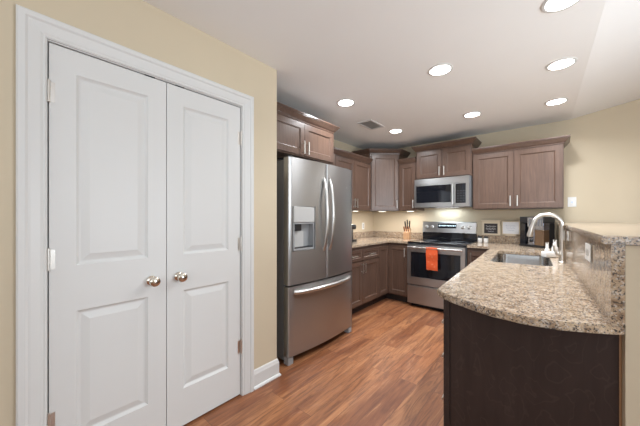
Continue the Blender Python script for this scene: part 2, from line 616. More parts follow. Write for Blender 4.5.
sweep(bm, BASE, [(PX, D2 + 0.099), (PX, WALL_END), (PX - 0.10, WALL_END)][::1])
struct('baseboard_left', bm, 'trim')
bm = bmesh.new()
sweep(bm, BASE, [(PX, YB), (PX, D0 - 0.099)])
struct('baseboard_front', bm, 'trim')

# ------------------------------------------------------------------ pantry doors
DOOR_RINGS = [(0.005, 0.006), (0.012, 0.0115), (0.018, 0.012), (0.046, 0.004), (0.050, 0.003)]
def pantry_leaf(n, y0, y1, knob_y, hinge_y, label):
    w = y1 - y0
    bm = bmesh.new()
    a, b = 0.095, w - 0.095
    panel_slab(bm, 0.002, 0.012, w - 0.002, DOOR_H - 0.004, 0, 0.035, [(a, 0.235, b, 0.83), (a, 1.045, b, 1.94)], DOOR_RINGS)
    d = struct('door_%d' % n, bm, 'trim', label, 'door')
    d.location = (PX - 0.004, y0, 0); d.rotation_euler = (0, 0, PI / 2)
    bm = bmesh.new()
    lathe(bm, [(0.026, -0.001), (0.026, -0.004), (0.022, -0.008), (0.011, -0.012), (0.010, -0.028), (0.018, -0.034), (0.026, -0.043), (0.028, -0.052), (0.025, -0.061), (0.015, -0.067), (0.0, -0.069)], (knob_y - y0, 0, 0.918), 'y', 28)
    part('door_knob', bm, 'nickel_warm', d, True, 'round satin nickel knob')
    for z in (0.35, 1.08, 1.83):
        bm = bmesh.new()
        hy = hinge_y - y0
        tube(bm, [(hy, -0.008, z - 0.045), (hy, -0.008, z + 0.045)], 0.006, 10)
        for q in (-0.045, -0.016, 0.016, 0.045):
            tube(bm, [(hy, -0.008, z + q - 0.002), (hy, -0.008, z + q + 0.002)], 0.0072, 10)
        lathe(bm, [(0.0, -0.003), (0.005, 0), (0.005, 0.005), (0, 0.008)], (hy, -0.008, z + 0.047), 'z', 10)
        s = 1 if hy < w / 2 else -1
        box(bm, *sorted((hy, hy + s * 0.022))[:1], -0.0015, z - 0.045, *sorted((hy, hy + s * 0.022))[1:], 0.001, z + 0.045)
        part('hinge', bm, 'nickel', d, True, 'nickel butt hinge')
    cx = (w - 0.087) if n == 1 else 0.074
    part('ball_catch', bx(cx - 0.025, -0.003, DOOR_H - 0.0035, cx + 0.025, 0.028, DOOR_H + 0.0015), 'black', d, False, 'dark catch in the gap above the door')
    return d
pantry_leaf(1, D0, D1, -3.952, D0, 'left white two-panel pantry door nearest the camera, round knob at its right edge')
pantry_leaf(2, D1, D2, -3.806, D2, 'right white two-panel pantry door beside the fridge, round knob at its left edge')

# ------------------------------------------------------------------ cabinets
SHAKER = [(0.0, 0.0), (0.002, 0.003), (0.010, 0.010), (0.012, 0.0105)]
CROWN = [(0, 0), (0.010, 0), (0.012, 0.012), (0.024, 0.022), (0.046, 0.052), (0.050, 0.054), (0.050, 0.060), (0.058, 0.062), (0.058, 0.075), (0, 0.075)]
def pull(parent, x, z, vertical=True, L=0.128, yf=-0.022):
    bm = bmesh.new()
    r = 0.0070
    s = L / 2
    A = lambda t, y: (x, y, z + t) if vertical else (x + t, y, z)
    tube(bm, [A(-s, yf - 0.028), A(s, yf - 0.028)], r, 8)
    for t in (-s * 0.72, s * 0.72):
        tube(bm, [A(t, yf + 0.001), A(t, yf - 0.028)], 0.0045, 8)
    return part('handle', bm, 'nickel', parent, True, 'satin nickel bar pull')

def shaker(name, parent, x0, z0, x1, z1, rail=0.057, m='wood', pullat=None, vertical=True):
    bm = bmesh.new()
    panel_slab(bm, x0, z0, x1, z1, -0.021, 0.0205, [(x0 + rail, z0 + rail, x1 - rail, z1 - rail)], SHAKER)
    d = part(name, bm, m, parent)
    if pullat:
        pull(d, pullat[0], pullat[1], vertical)
    return d

def carcass(name, label, loc, rot, w, h, depth, cat='cabinet', group=None, toe=0.0):
    r = thing(name, label, cat, loc, rot, group)
    part('body', bx(0, 0, toe, w, depth, h, bev=0.0012), 'wood', r)
    if toe:
        part('toe_kick', bx(0.004, 0.07, 0, w - 0.004, depth, toe - 0.001), 'toe', r)
    return r

def crown(r, path, z):
    bm = bmesh.new()
    sweep(bm, CROWN, path, z)
    return part('crown_moulding', bm, 'wood', r)

UP = 1.372
GU = 'wall cabinets'
FD = 0.32            # face frame distance from the wall for uppers (doors stand proud)
R0, R1 = 0.944, 1.706
# over the fridge
c = carcass('wall_cabinet', 'short two-door brown cabinet above the stainless fridge', (0.628, -2.97, 1.88), PI / 2, 0.968, 0.375, 0.626, group=GU)
for x0, x1, hx in ((0.010, 0.482, 0.452), (0.486, 0.958, 0.516)):
    shaker('door', c, x0, 0.012, x1, 0.335, pullat=(hx, 0.085))
crown(c, [(0, 0), (0.968, 0), (0.968, 0.60)], 0.347)
# left run beside the fridge
c = carcass('wall_cabinet', 'brown two-door wall cabinet between the fridge and the pale corner cabinet', (FD, -1.95, UP), PI / 2, 1.292, 0.762, FD - 0.002, group=GU)
part('filler', bx(0.0, -0.021, 0.0, 0.376, -0.0005, 0.73), 'wood', c)
for x0, x1, hx in ((0.382, 0.832, 0.80), (0.836, 1.286, 0.868)):
    shaker('door', c, x0, 0.012, x1, 0.722, pullat=(hx, 0.10))
crown(c, [(0.0, 0), (1.292, 0)], 0.735)
# diagonal corner
SC = 0.655
c = thing('corner_wall_cabinet', 'taller angled corner cabinet whose single door shines pale', 'cabinet', (0, 0, UP), 0, GU)
bm = bmesh.new()
prism(bm, [(0.002, -0.002), (0.002, -SC), (FD, -SC), (SC, -FD), (SC, -0.002)], 0, 0.93)
part('body', bm, 'wood', c)
dl = (SC - FD) * math.sqrt(2)
bm = bmesh.new()
panel_slab(bm, 0.022, 0.012, dl - 0.022, 0.885, -0.021, 0.0205, [(0.079, 0.069, dl - 0.079, 0.828)], SHAKER)
d = part('door', bm, 'wood', c)
d.location = (FD, -SC, 0); d.rotation_euler = (0, 0, PI / 4)
pull(d, dl - 0.05, 0.10)
crown(c, [(0.004, -SC), (FD, -SC), (SC, -FD), (SC, -0.004)], 0.90)
# narrow between the corner and the microwave
c = carcass('wall_cabinet', 'narrow single-door wall cabinet between the corner cabinet and the microwave', (SC + 0.002, -FD, UP), 0, R0 - SC - 0.004, 0.762, FD - 0.002, group=GU)
shaker('door', c, 0.010, 0.012, R0 - SC - 0.014, 0.722, pullat=(R0 - SC - 0.045, 0.10))
crown(c, [(0, 0), (R0 - SC - 0.006, 0)], 0.735)
# over the microwave
c = carcass('wall_cabinet', 'short two-door brown cabinet directly above the microwave', (R0 + 0.002, -FD - 0.02, 1.832), 0, 0.758, 0.455, FD + 0.018, group=GU)
for x0, x1, hx in ((0.014, 0.376, 0.347), (0.382, 0.744, 0.411)):
    shaker('door', c, x0, 0.016, x1, 0.405, pullat=(hx, 0.10))
crown(c, [(0, FD), (0, 0), (0.758, 0), (0.758, FD)], 0.425)
# right of the microwave
c = carcass('wall_cabinet', 'wide two-door wall cabinet right of the microwave, above the coffee maker', (R1 + 0.003, -FD, UP), 0, 0.926, 0.762, FD - 0.002, group=GU)
for x0, x1, hx in ((0.016, 0.459, 0.426), (0.465, 0.910, 0.498)):
    shaker('door', c, x0, 0.012, x1, 0.722, pullat=(hx, 0.10))
crown(c, [(0.002, 0), (0.926, 0), (0.926, FD - 0.004)], 0.735)

# base cabinets
GB = 'base cabinets'
FB = 0.61
c = carcass('base_cabinet', 'base cabinet with two drawers over two doors beside the fridge', (FB, -1.93, 0), PI / 2, 1.008, 0.8825, FB - 0.002, group=GB, toe=0.105)
part('filler', bx(0.0, -0.021, 0.105, 0.118, -0.0005, 0.87), 'wood', c)
for x0, x1, hx in ((0.124, 0.562, 0.533), (0.568, 1.002, 0.597)):
    bm = bmesh.new()
    panel_slab(bm, x0, 0.700, x1, 0.842, -0.021, 0.0205, [(x0 + 0.04, 0.735, x1 - 0.04, 0.807)], SHAKER)
    d = part('drawer', bm, 'wood', c)
    pull(d, (x0 + x1) / 2, 0.771, False)
    shaker('door', c, x0, 0.125, x1, 0.688, pullat=(hx, 0.60))
c = thing('corner_base_cabinet', 'L-shaped corner base cabinet left of the range with two narrow doors', 'cabinet', (0, 0, 0), 0, GB)
CB = 0.919
bm = bmesh.new()
prism(bm, [(0.002, -0.002), (0.002, -CB), (FB, -CB), (FB, -FB), (R0 - 0.004, -FB), (R0 - 0.004, -0.002)], 0.105, 0.8825)
part('body', bm, 'wood', c)
bm = bmesh.new()
prism(bm, [(0.002, -0.002), (0.002, -CB), (FB - 0.07, -CB), (FB - 0.07, -FB + 0.07), (R0 - 0.004, -FB + 0.07), (R0 - 0.004, -0.002)], 0, 0.104)
part('toe_kick', bm, 'toe', c)
bm = bmesh.new()
wdt = CB - FB - 0.024
panel_slab(bm, 0, 0.125, wdt, 0.842, -0.021, 0.0205, [(0.05, 0.18, wdt - 0.05, 0.787)], SHAKER)
d = part('door', bm, 'wood', c)
d.location = (FB, -CB + 0.001, 0); d.rotation_euler = (0, 0, PI / 2)
wdt = R0 - FB - 0.03
bm = bmesh.new()
panel_slab(bm, 0, 0.125, wdt, 0.842, -0.021, 0.0205, [(0.05, 0.18, wdt - 0.05, 0.787)], SHAKER)
d = part('door', bm, 'wood', c)
d.location = (FB + 0.023, -FB, 0)
pull(d, wdt - 0.045, 0.755)
c = carcass('base_cabinet', 'narrow base cabinet tucked between the range and the peninsula', (R1 + 0.004, -FB, 0), 0, 0.285, 0.8825, FB - 0.002, group=GB, toe=0.105)
shaker('door', c, 0.008, 0.125, 0.27, 0.842, pullat=(0.05, 0.76))

# peninsula base: fronts face the kitchen (local -x), dark veneer end towards the camera
c = thing('peninsula_cabinet', 'dark base cabinet of the peninsula under the curved granite end', 'cabinet', PO, PEN, GB)
bm = bmesh.new()
box(bm, 0.060, -2.462, 0.105, 0.603, -1.352, 0.8825)
box(bm, 0.060, -0.31, 0.105, 0.603, -0.02, 0.8825)
box(bm, 0.060, -1.352, 0.105, 0.603, -0.31, 0.60)
part('body', bm, 'wood', c)
part('toe_kick', bx(0.12, -2.455, 0, 0.602, -0.02, 0.104), 'toe', c)
bm = bmesh.new()
prism(bm, [(0.0725, -2.484), (0.613, -2.526), (0.613, -2.463), (0.0725, -2.463)], 0.0, 0.8830)
part('end_panel', bm, 'panel', c, False, 'dark veneer end panel with faint swirling grain')
part('end_stile', bx(0.043, -2.487, 0.0, 0.0705, -2.452, 0.8830, bev=0.002), 'panel', c)
part('scribe_strip', bx(0.6136, -2.522, 0.0, 0.6195, -2.464, 0.8830), 'lightwood', c, False, 'pale strip between panel and wall')
def front(y0, y1, z0, z1, name='drawer', at=None, vertical=False):
    bm = bmesh.new()
    panel_slab(bm, 0, z0, y1 - y0, z1, -0.0175, 0.017, [(0.045, z0 + 0.045, y1 - y0 - 0.045, z1 - 0.045)], SHAKER)
    d = part(name, bm, 'wood', c)
    d.location = (0.060, y1, 0); d.rotation_euler = (0, 0, -PI / 2)
    if at:
        pull(d, at[0], at[1], vertical)
front(-2.45, -1.95, 0.645, 0.842, at=(0.35, 0.727))
front(-2.45, -1.95, 0.445, 0.635, at=(0.35, 0.55))
front(-2.45, -1.95, 0.125, 0.435, at=(0.35, 0.33))
front(-1.94, -1.36, 0.125, 0.842, 'door', (0.53, 0.75), True)
front(-1.35, -0.86, 0.125, 0.842, 'door', (0.44, 0.75), True)
front(-0.85, -0.36, 0.125, 0.842, 'door', (0.05, 0.75), True)

# ------------------------------------------------------------------ worktops
ZT0, ZT1 = 0.8835, 0.914
w = thing('countertop', 'L-shaped speckled granite worktop left of the range, running behind the fridge', 'countertop', (0, 0, 0), 0, 'granite worktops')
bm = bmesh.new()
prism(bm, [(0.002, -0.002), (0.002, -1.93), (0.645, -1.93), (0.645, -0.645), (R0 - 0.004, -0.645), (R0 - 0.004, -0.002)], ZT0, ZT1)
bmesh.ops.bevel(bm, geom=[e for e in bm.edges if abs(e.verts[0].co.z - e.verts[1].co.z) < 1e-5], offset=0.004, segments=2, affect='EDGES')
part('slab', bm, 'granite', w)
bm = bmesh.new()
box(bm, 0.002, -1.93, ZT1 + 0.0005, 0.024, -0.024, ZT1 + 0.102, bev=0.002)
part('backsplash', bm, 'granite', w)
part('backsplash', bx(0.002, -0.0235, ZT1 + 0.0005, R0 - 0.01, -0.002, ZT1 + 0.102, bev=0.002), 'granite', w)

def rrect(x0, y0, x1, y1, r, n=6):
    pts = []
    for cx, cy, a0 in ((x1 - r, y1 - r, 0), (x0 + r, y1 - r, PI / 2), (x0 + r, y0 + r, PI), (x1 - r, y0 + r, 1.5 * PI)):
        pts += [(cx + r * math.cos(a0 + k * PI / 2 / n), cy + r * math.sin(a0 + k * PI / 2 / n)) for k in range(n + 1)]
    return pts
def inv(x, y):
    dx, dy = x - PO.x, y - PO.y
    return (dx * math.cos(PEN) + dy * math.sin(PEN), -dx * math.sin(PEN) + dy * math.cos(PEN))
SINK = (0.105, -1.285, 0.505, -0.375)
w = thing('countertop', 'granite peninsula worktop with the sink and a curved overhanging end', 'countertop', PO, PEN, 'granite worktops')
curve = [(0.0, -2.39), (0.002, -2.44), (0.030, -2.482), (0.077, -2.528), (0.179, -2.595), (0.244, -2.63), (0.352, -2.653), (0.446, -2.645), (0.535, -2.610), (0.618, -2.568)]
outer = [(0.636, inv(2.6, -0.002)[1] - 0.02), inv(2.53, -0.003), inv(R1 + 0.004, -0.003), inv(R1 + 0.004, -0.645), (0.0, 0.0)] + curve
outer[0] = (0.657, 0.60)
outer = outer[::-1]
bm = bmesh.new()
slab_with_holes(bm, outer, [rrect(*SINK, 0.07)], ZT0, ZT1)
es = [e for e in bm.edges if len(e.link_faces) == 2 and e.calc_face_angle() > 1.2]
bmesh.ops.bevel(bm, geom=es, offset=0.004, segments=2, affect='EDGES')
part('slab', bm, 'granite', w)
bm = bmesh.new()
prism(bm, [inv(R1 + 0.004, -0.024), inv(2.52, -0.024), inv(2.52, -0.003), inv(R1 + 0.004, -0.003)], ZT1 + 0.0005, ZT1 + 0.102)
part('backsplash', bm, 'granite', w)
bm = bmesh.new()
prism(bm, [(0.587, -2.568), (0.6195, -2.568), (0.661, 0.605), (0.629, 0.61)], ZT1 + 0.0005, 1.1795)
b = pen_obj(part('bar_backsplash', bm, 'granite'))
tag(b, 'tall polished granite splash between the sink worktop and the raised bar', 'backsplash')
bm = bmesh.new()
prism(bm, [(0.563, -2.582), (1.09, -2.582), (1.13, 0.57), (0.612, 0.60)][::1], 1.181, 1.209)
bmesh.ops.bevel(bm, geom=list(bm.edges), offset=0.004, segments=2, affect='EDGES')
b = pen_obj(part('raised_countertop', bm, 'granite'))
tag(b, 'raised granite bar top on the half wall beside the sink', 'countertop')

# ------------------------------------------------------------------ sink and faucet
s = thing('kitchen_sink', 'undermount stainless steel sink bowl set in the peninsula', 'sink', (PO.x, PO.y, 0), PEN)
bm = bmesh.new()
rings = []
for ins, z in ((-0.012, 0.8828), (-0.012, 0.8808), (-0.002, 0.8808), (0.0, 0.872), (0.008, 0.72), (0.030, 0.690), (0.10, 0.684)):
    rings.append([bm.verts.new((x, y, z)) for x, y in rrect(SINK[0] + ins, SINK[1] + ins, SINK[2] - ins, SINK[3] - ins, 0.07 - ins * 0.3)])
for A, B in zip(rings, rings[1:]):
    for k in range(len(A)):
        q = (k + 1) % len(A)
        bm.faces.new((A[k], A[q], B[q], B[k]))
bm.faces.new(rings[-1])
bmesh.ops.recalc_face_normals(bm, faces=bm.faces)
bmesh.ops.reverse_faces(bm, faces=bm.faces)
part('bowl', bm, 'sink_steel', s, True)
bm = bmesh.new()
lathe(bm, [(0.045, 0.6845), (0.045, 0.688), (0.034, 0.688), (0.030, 0.6855), (0, 0.6855)], (0.305, -0.83, 0), 'z', 24)
part('drain', bm, 'nickel', s, True)

f = thing('kitchen_faucet', 'tall brushed nickel gooseneck faucet behind the sink', 'faucet', (*pen(0.568, -1.02), ZT1 + 0.0005), PEN)
bm = bmesh.new()
lathe(bm, [(0.027, 0), (0.027, 0.006), (0.021, 0.012), (0.020, 0.085), (0.015, 0.10), (0.0, 0.10)], n=24)
part('base', bm, 'nickel', f, True)
R = 0.090
pts = [(0, 0, 0.09), (0, 0, 0.20)]
pts += [(-R + R * math.cos(t), 0, 0.287 + R * math.sin(t)) for t in [PI * k / 16 for k in range(0, 16)]]
pts += [(-2 * R - 0.010, 0, 0.262)]
bm = bmesh.new()
tube(bm, pts, 0.0155, 14)
part('spout', bm, 'nickel', f, True)
bm = bmesh.new()
tube(bm, [(-2 * R - 0.007, 0, 0.275), (-2 * R - 0.012, 0, 0.25), (-2 * R - 0.020, 0, 0.21), (-2 * R - 0.022, 0, 0.195)], [0.017, 0.019, 0.022, 0.020], 16)
part('spray_head', bm, 'nickel', f, True)
bm = bmesh.new()
tube(bm, [(-0.012, -0.012, 0.055), (-0.032, -0.030, 0.062), (-0.048, -0.042, 0.10), (-0.054, -0.046, 0.135)], [0.010, 0.009, 0.007, 0.006], 12)
part('lever', bm, 'nickel', f, True)

# white ceramic holder with scrubbers by the faucet
h = thing('sponge_holder', 'small white ceramic sponge holder standing behind the sink', 'sponge holder', (*pen(0.525, -0.68), ZT1 + 0.0005), PEN + 0.5)
bm = bmesh.new()
box(bm, -0.075, -0.035, 0.0, 0.075, 0.035, 0.05, bev=0.010, seg=3)
part('tray', bm, 'ceramic', h, True)
for x, r, zz in ((-0.042, 0.019, 0.095), (0.020, 0.024, 0.12)):
    bm = bmesh.new()
    lathe(bm, [(r * 0.9, 0.0505), (r, 0.06), (r * 0.95, zz * 0.72), (r * 0.6, zz * 0.85), (r * 0.62, zz), (r * 0.35, zz + 0.014), (0, zz + 0.018)], (x, 0, 0), 'z', 16)
    for e in (-1, 1):
        tube(bm, [(x + e * r * 0.3, 0, zz), (x + e * r * 0.45, 0, zz + 0.035)], [0.006, 0.003], 8)
    part('figurine_knob', bm, 'ceramic', h, True)

# ------------------------------------------------------------------ fridge
FW = 0.958
f = thing('refrigerator', 'stainless steel french door fridge with bottom freezer drawer, beside the pantry', 'refrigerator', (0.79, -2.903, 0), PI / 2)
part('cabinet', bx(0.006, 0.0, 0.03, FW - 0.006, 0.70, 1.765, bev=0.004), 'side', f, False, 'dark grey fridge casing')
def bow(x):
    t = (x - FW / 2) / (FW / 2)
    return -(0.068 + 0.036 * (1 - t * t))
def fridge_front(x0, x1, z0, z1, hole=None, hd=0.07, yb=-0.008):
    bm = bmesh.new()
    xs = [x0 + (x1 - x0) * k / 14 for k in range(14)] + [x1]
    zs = [z0, z1]
    if hole:
        xs = [x for x in xs if min(abs(x - hole[0]), abs(x - hole[2])) > 0.008] + [hole[0], hole[2]]
        zs = sorted([z0, z1, hole[1], hole[3]])
    xs.sort()
    e = 0.007
    def y(x):
        d = min(x - x0, x1 - x)
        return bow(x) + (e * (1 - d / e) ** 2 if d < e else 0)
    xs = sorted(xs + [x0 + e * 0.35, x0 + e, x1 - e, x1 - e * 0.35])
    V = {(x, z): bm.verts.new((x, y(x), z)) for x in xs for z in zs}
    for i in range(len(xs) - 1):
        for j in range(len(zs) - 1):
            if hole and hole[0] <= (xs[i] + xs[i + 1]) / 2 <= hole[2] and hole[1] <= (zs[j] + zs[j + 1]) / 2 <= hole[3]:
                continue
            bm.faces.new((V[xs[i], zs[j]], V[xs[i + 1], zs[j]], V[xs[i + 1], zs[j + 1]], V[xs[i], zs[j + 1]]))
    B = {(x, z): bm.verts.new((x, yb, z)) for x in (x0, x1) for z in (z0, z1)}
    bm.faces.new([V[x, z0] for x in xs[::-1]] + [B[x0, z0], B[x1, z0]])
    bm.faces.new([V[x, z1] for x in xs] + [B[x1, z1], B[x0, z1]])
    bm.faces.new([V[x0, z] for z in zs] + [B[x0, z1], B[x0, z0]])
    bm.faces.new([V[x1, z] for z in zs[::-1]] + [B[x1, z0], B[x1, z1]])
    bm.faces.new((B[x0, z0], B[x0, z1], B[x1, z1], B[x1, z0]))
    if hole:
        hx = [x for x in xs if hole[0] <= x <= hole[2]]
        yy = bow((hole[0] + hole[2]) / 2) + hd
        lo = [V[x, hole[1]] for x in hx]; hi = [V[x, hole[3]] for x in hx]
        lob = [bm.verts.new((x, yy, hole[1])) for x in hx]; hib = [bm.verts.new((x, yy, hole[3])) for x in hx]
        for i in range(len(hx) - 1):
            bm.faces.new((lo[i], lo[i + 1], lob[i + 1], lob[i])); bm.faces.new((hi[i + 1], hi[i], hib[i], hib[i + 1]))
            bm.faces.new((lob[i], lob[i + 1], hib[i + 1], hib[i]))
        bm.faces.new((lo[0], lob[0], hib[0], hi[0])); bm.faces.new((lob[-1], lo[-1], hi[-1], hib[-1]))
    bmesh.ops.recalc_face_normals(bm, faces=bm.faces)
    return bm
HX0, HX1 = 0.040, 0.308
ld = part('door', fridge_front(0.0, 0.468, 0.685, 1.785, (HX0, 0.978, HX1, 1.365)), 'steel', f, True, 'left fridge door with water and ice dispenser')
rd = part('door', fridge_front(0.472, FW, 0.685, 1.785), 'steel', f, True, 'right fridge door')
fz = part('freezer_drawer', fridge_front(0.0, FW, 0.075, 0.672), 'steel', f, True)
yc = bow((HX0 + HX1) / 2)
dp = part('dispenser', bx(HX0 + 0.003, yc - 0.004, 1.225, HX1 - 0.003, yc + 0.068, 1.362, bev=0.003), 'pale_plastic', ld, False, 'pale dispenser control panel')
bm = bmesh.new()
panel_slab(bm, HX0 + 0.002, 0.980, HX1 - 0.002, 1.222, yc + 0.004, 0.064, [(HX0 + 0.014, 0.998, HX1 - 0.014, 1.210)], [(0.0, 0.056)])
part('recess_liner', bm, 'grey_plastic', ld)
part('nozzle', bx(HX0 + 0.03, yc + 0.010, 1.15, HX0 + 0.11, yc + 0.055, 1.207, bev=0.006), 'black', ld)
bm = bmesh.new()
v = box(bm, HX0 + 0.03, yc + 0.050, 1.0, HX0 + 0.17, yc + 0.058, 1.145)
part('paddle', bm, 'pale_plastic', ld)
part('drip_tray', bx(HX0 + 0.016, yc + 0.006, 0.9985, HX1 - 0.016, yc + 0.055, 1.006), 'black', ld)
def bowed_handle(parent, xh, z0, z1, out):
    bm = bmesh.new()
    pts = []
    for k in range(17):
        t = k / 16
        s = math.sin(PI * t)
        pts.append((xh, bow(xh) + 0.004 - out * s ** 0.6, z0 + (z1 - z0) * t))
    tube(bm, pts, [0.016] * 17, 12, flat=0.8)
    return part('handle', bm, 'steel_plain', parent, True, 'bowed steel handle')
bowed_handle(ld, 0.425, 0.955, 1.640, 0.052)
bowed_handle(rd, 0.515, 0.955, 1.640, 0.052)
bm = bmesh.new()
pts = []
for k in range(21):
    t = k / 20
    x = 0.06 + (FW - 0.12) * t
    s = math.sin(PI * t)
    pts.append((x, bow(x) + 0.004 - 0.045 * min(1, s ** 0.4), 0.618))
tube(bm, pts, 0.019, 12)
part('handle', bm, 'steel_plain', fz, True, 'long bowed steel handle')
for x0 in (0.02, FW - 0.10):
    part('hinge_cover', bx(x0, -0.04, 1.7855, x0 + 0.08, 0.10, 1.803, bev=0.005), 'black', f)
part('kick_grille', bx(0.07, -0.02, 0.03, FW - 0.07, -0.001, 0.068), 'black', f)
for x0 in (0.004, FW - 0.064):
    part('foot', bx(x0, -0.062, 0.0, x0 + 0.06, -0.001, 0.071, bev=0.006, seg=2), 'grey_plastic', f)
part('badge', bx(0.81, bow(0.825) - 0.001, 1.575, 0.84, bow(0.825) + 0.006, 1.588), 'pale_plastic', rd)

# ------------------------------------------------------------------ range
r = thing('range', 'stainless electric range with black glass top between the base cabinets', 'stove', (R0 + 0.001, 0, 0))
W = R1 - R0 - 0.002
part('body', bx(0, -0.638, 0.04, W, -0.03, 0.895, bev=0.003), 'side', r)
bm = bmesh.new()
box(bm, -0.001, -0.665, 0.897, W + 0.001, -0.08, 0.922, bev=0.006, seg=2)
ct = part('cooktop', bm, 'black_gloss', r, True)
for x, y, rad in ((0.19, -0.50, 0.105), (0.57, -0.50, 0.085), (0.19, -0.23, 0.075), (0.57, -0.23, 0.105)):
    bm = bmesh.new()
    for rr in (rad, rad * 0.62):
        tube(bm, [(x + rr * math.cos(k * PI / 20), y + rr * math.sin(k * PI / 20), 0.9222) for k in range(40)], 0.002, 6, True, flat=0.25)
    part('burner', bm, 'ring', ct)
bm = bmesh.new()
prof = [(-0.025, 0.895), (-0.085, 0.895), (-0.085, 1.035), (-0.025, 1.035)]
box(bm, 0, -0.078, 0.923, W, -0.025, 1.034)
part('backguard_base', bm, 'black_gloss', r)
bm = bmesh.new()
a = [bm.verts.new((0, y, z)) for y, z in ((-0.02, 1.035), (-0.095, 1.035), (-0.065, 1.190), (-0.058, 1.197), (-0.02, 1.197))]
b_ = [bm.verts.new((W, v.co.y, v.co.z)) for v in a]
bm.faces.new(a); bm.faces.new(b_[::-1])
for k in range(5):
    bm.faces.new((a[k], b_[k], b_[(k + 1) % 5], a[(k + 1) % 5]))
bmesh.ops.recalc_face_normals(bm, faces=bm.faces)
bg_ = part('backguard', bm, 'steel', r)
tilt = math.atan2(0.03, 0.155)
def on_guard(o, x, z):
    o.location = (x, -0.095 + 0.03 * (z - 1.035) / 0.155, z)
    o.rotation_euler = (-tilt, 0, 0)
for x in (0.062, 0.146, 0.585, 0.668):
    bm = bmesh.new()
    lathe(bm, [(0.027, 0.0), (0.027, -0.006), (0.021, -0.008), (0.019, -0.026), (0.016, -0.03), (0, -0.03)], axis='y', n=24)
    box(bm, -0.004, -0.034, -0.017, 0.004, -0.028, 0.017)
    k = part('knob', bm, 'steel_plain', bg_, True)
    on_guard(k, x, 1.120)
dsp = part('display', bx(-0.13, -0.003, -0.034, 0.13, 0.001, 0.034), 'black_gloss', bg_)
on_guard(dsp, 0.365, 1.135)
bm = bmesh.new()
for q in range(11):
    x = -0.115 + q * 0.0225
    hgt = 0.012 if q % 3 else 0.018
    box(bm, x, -0.0042, -hgt * 0.5 + 0.004, x + 0.014, -0.0031, hgt * 0.5 + 0.004)
part('display_glyphs', bm, 'display_glyph', dsp)
bm = bmesh.new()
panel_slab(bm, 0.003, 0.325, W - 0.003, 0.880, -0.684, 0.044, [(0.055, 0.430, W - 0.055, 0.782)], [(0.003, 0.006)])
od = part('oven_door', bm, 'steel', r)
part('window', bx(0.059, -0.6805, 0.434, W - 0.059, -0.6782, 0.778), 'black_gloss', od, False, 'black glass oven window')
bm = bmesh.new()
tube(bm, [(0.03, -0.728, 0.846), (W - 0.03, -0.728, 0.846)], 0.0135, 14)
for x in (0.05, W - 0.05):
    tube(bm, [(x, -0.683, 0.846), (x, -0.728, 0.846)], 0.010, 10)
part('handle', bm, 'steel_plain', od, True, 'straight steel oven handle')
part('storage_drawer', bx(0.003, -0.682, 0.055, W - 0.003, -0.639, 0.308, bev=0.004), 'steel', r)
part('plinth', bx(0.03, -0.60, 0.0, W - 0.03, -0.06, 0.0395), 'black', r)

# towel over the oven handle
bm = bmesh.new()
hy, hz, rr = -0.728, 0.846, 0.0155
path = [(hy - rr, 0.562)] + [(hy - rr - 0.004 * math.sin(k * 1.1), 0.562 + k * 0.028) for k in range(1, 11)]
path += [(hy + rr * math.cos(PI - t), hz + rr * math.sin(PI - t)) for t in [PI * k / 8 for k in range(1, 8)]]
path += [(hy + rr, 0.84 - k * 0.028) for k in range(0, 6)]
NX = 12
X0, X1 = R0 + 0.29, R0 + 0.437
rows = []
for i, (y, z) in enumerate(path):
    row = []
    for k in range(NX + 1):
        t = k / NX
        wob = 0.004 * math.sin(t * 9 + z * 6) * min(1, max(0, (0.846 - z) * 8)) if y < hy else 0
        sway = 0.008 * (0.846 - z) / 0.28 if y < hy else 0
        row.append(bm.verts.new((X0 + (X1 - X0) * t + sway, y - abs(wob), z)))
    rows.append(row)
for A, B in zip(rows, rows[1:]):
    for k in range(NX):
        bm.faces.new((A[k], A[k + 1], B[k + 1], B[k]))
bmesh.ops.recalc_face_normals(bm, faces=bm.faces)
bmesh.ops.solidify(bm, geom=list(bm.faces), thickness=0.003)
tag(part('dish_towel', bm, 'towel', None, True), 'orange patterned dish towel hanging over the oven handle', 'towel')

# ------------------------------------------------------------------ microwave
m_ = thing('microwave', 'stainless over-the-range microwave mounted under the short cabinet', 'microwave', (R0 + 0.002, -0.40, 1.410))
MW = 0.744
part('body', bx(0, 0.0, 0.0, MW + 0.008, 0.396, 0.4185, bev=0.003), 'side', m_)
bm = bmesh.new()
box(bm, 0, -0.020, 0.335, MW, -0.0005, 0.418, bev=0.003)
part('vent_band', bm, 'steel', m_)
bm = bmesh.new()
panel_slab(bm, 0.0, 0.004, 0.548, 0.3335, -0.024, 0.0235, [(0.028, 0.066, 0.52, 0.318)], [(0.003, 0.005)])
md = part('door', bm, 'steel', m_)
part('window', bx(0.032, -0.0215, 0.070, 0.516, -0.0195, 0.314), 'black_gloss', md, False, 'dark glass window')
bm = bmesh.new()
tube(bm, [(0.546, -0.058, 0.035), (0.546, -0.058, 0.315)], 0.011, 12)
for z in (0.06, 0.29):
    tube(bm, [(0.546, -0.023, z), (0.546, -0.058, z)], 0.008, 10)
part('handle', bm, 'steel_plain', md, True, 'vertical steel handle')
bm = bmesh.new()
panel_slab(bm, 0.552, 0.004, MW, 0.3335, -0.024, 0.0235, [(0.575, 0.05, 0.704, 0.318)], [(0.002, 0.003)])
cp = part('control_frame', bm, 'steel', m_)
part('control_panel', bx(0.578, -0.0235, 0.053, 0.701, -0.0212, 0.315), 'black_gloss', cp, False, 'black touch panel')
for i in range(3):
    for j in range(5):
        part('key', bx(0.592 + i * 0.038, -0.0242, 0.075 + j * 0.034, 0.616 + i * 0.038, -0.0236, 0.088 + j * 0.034), 'key', cp)

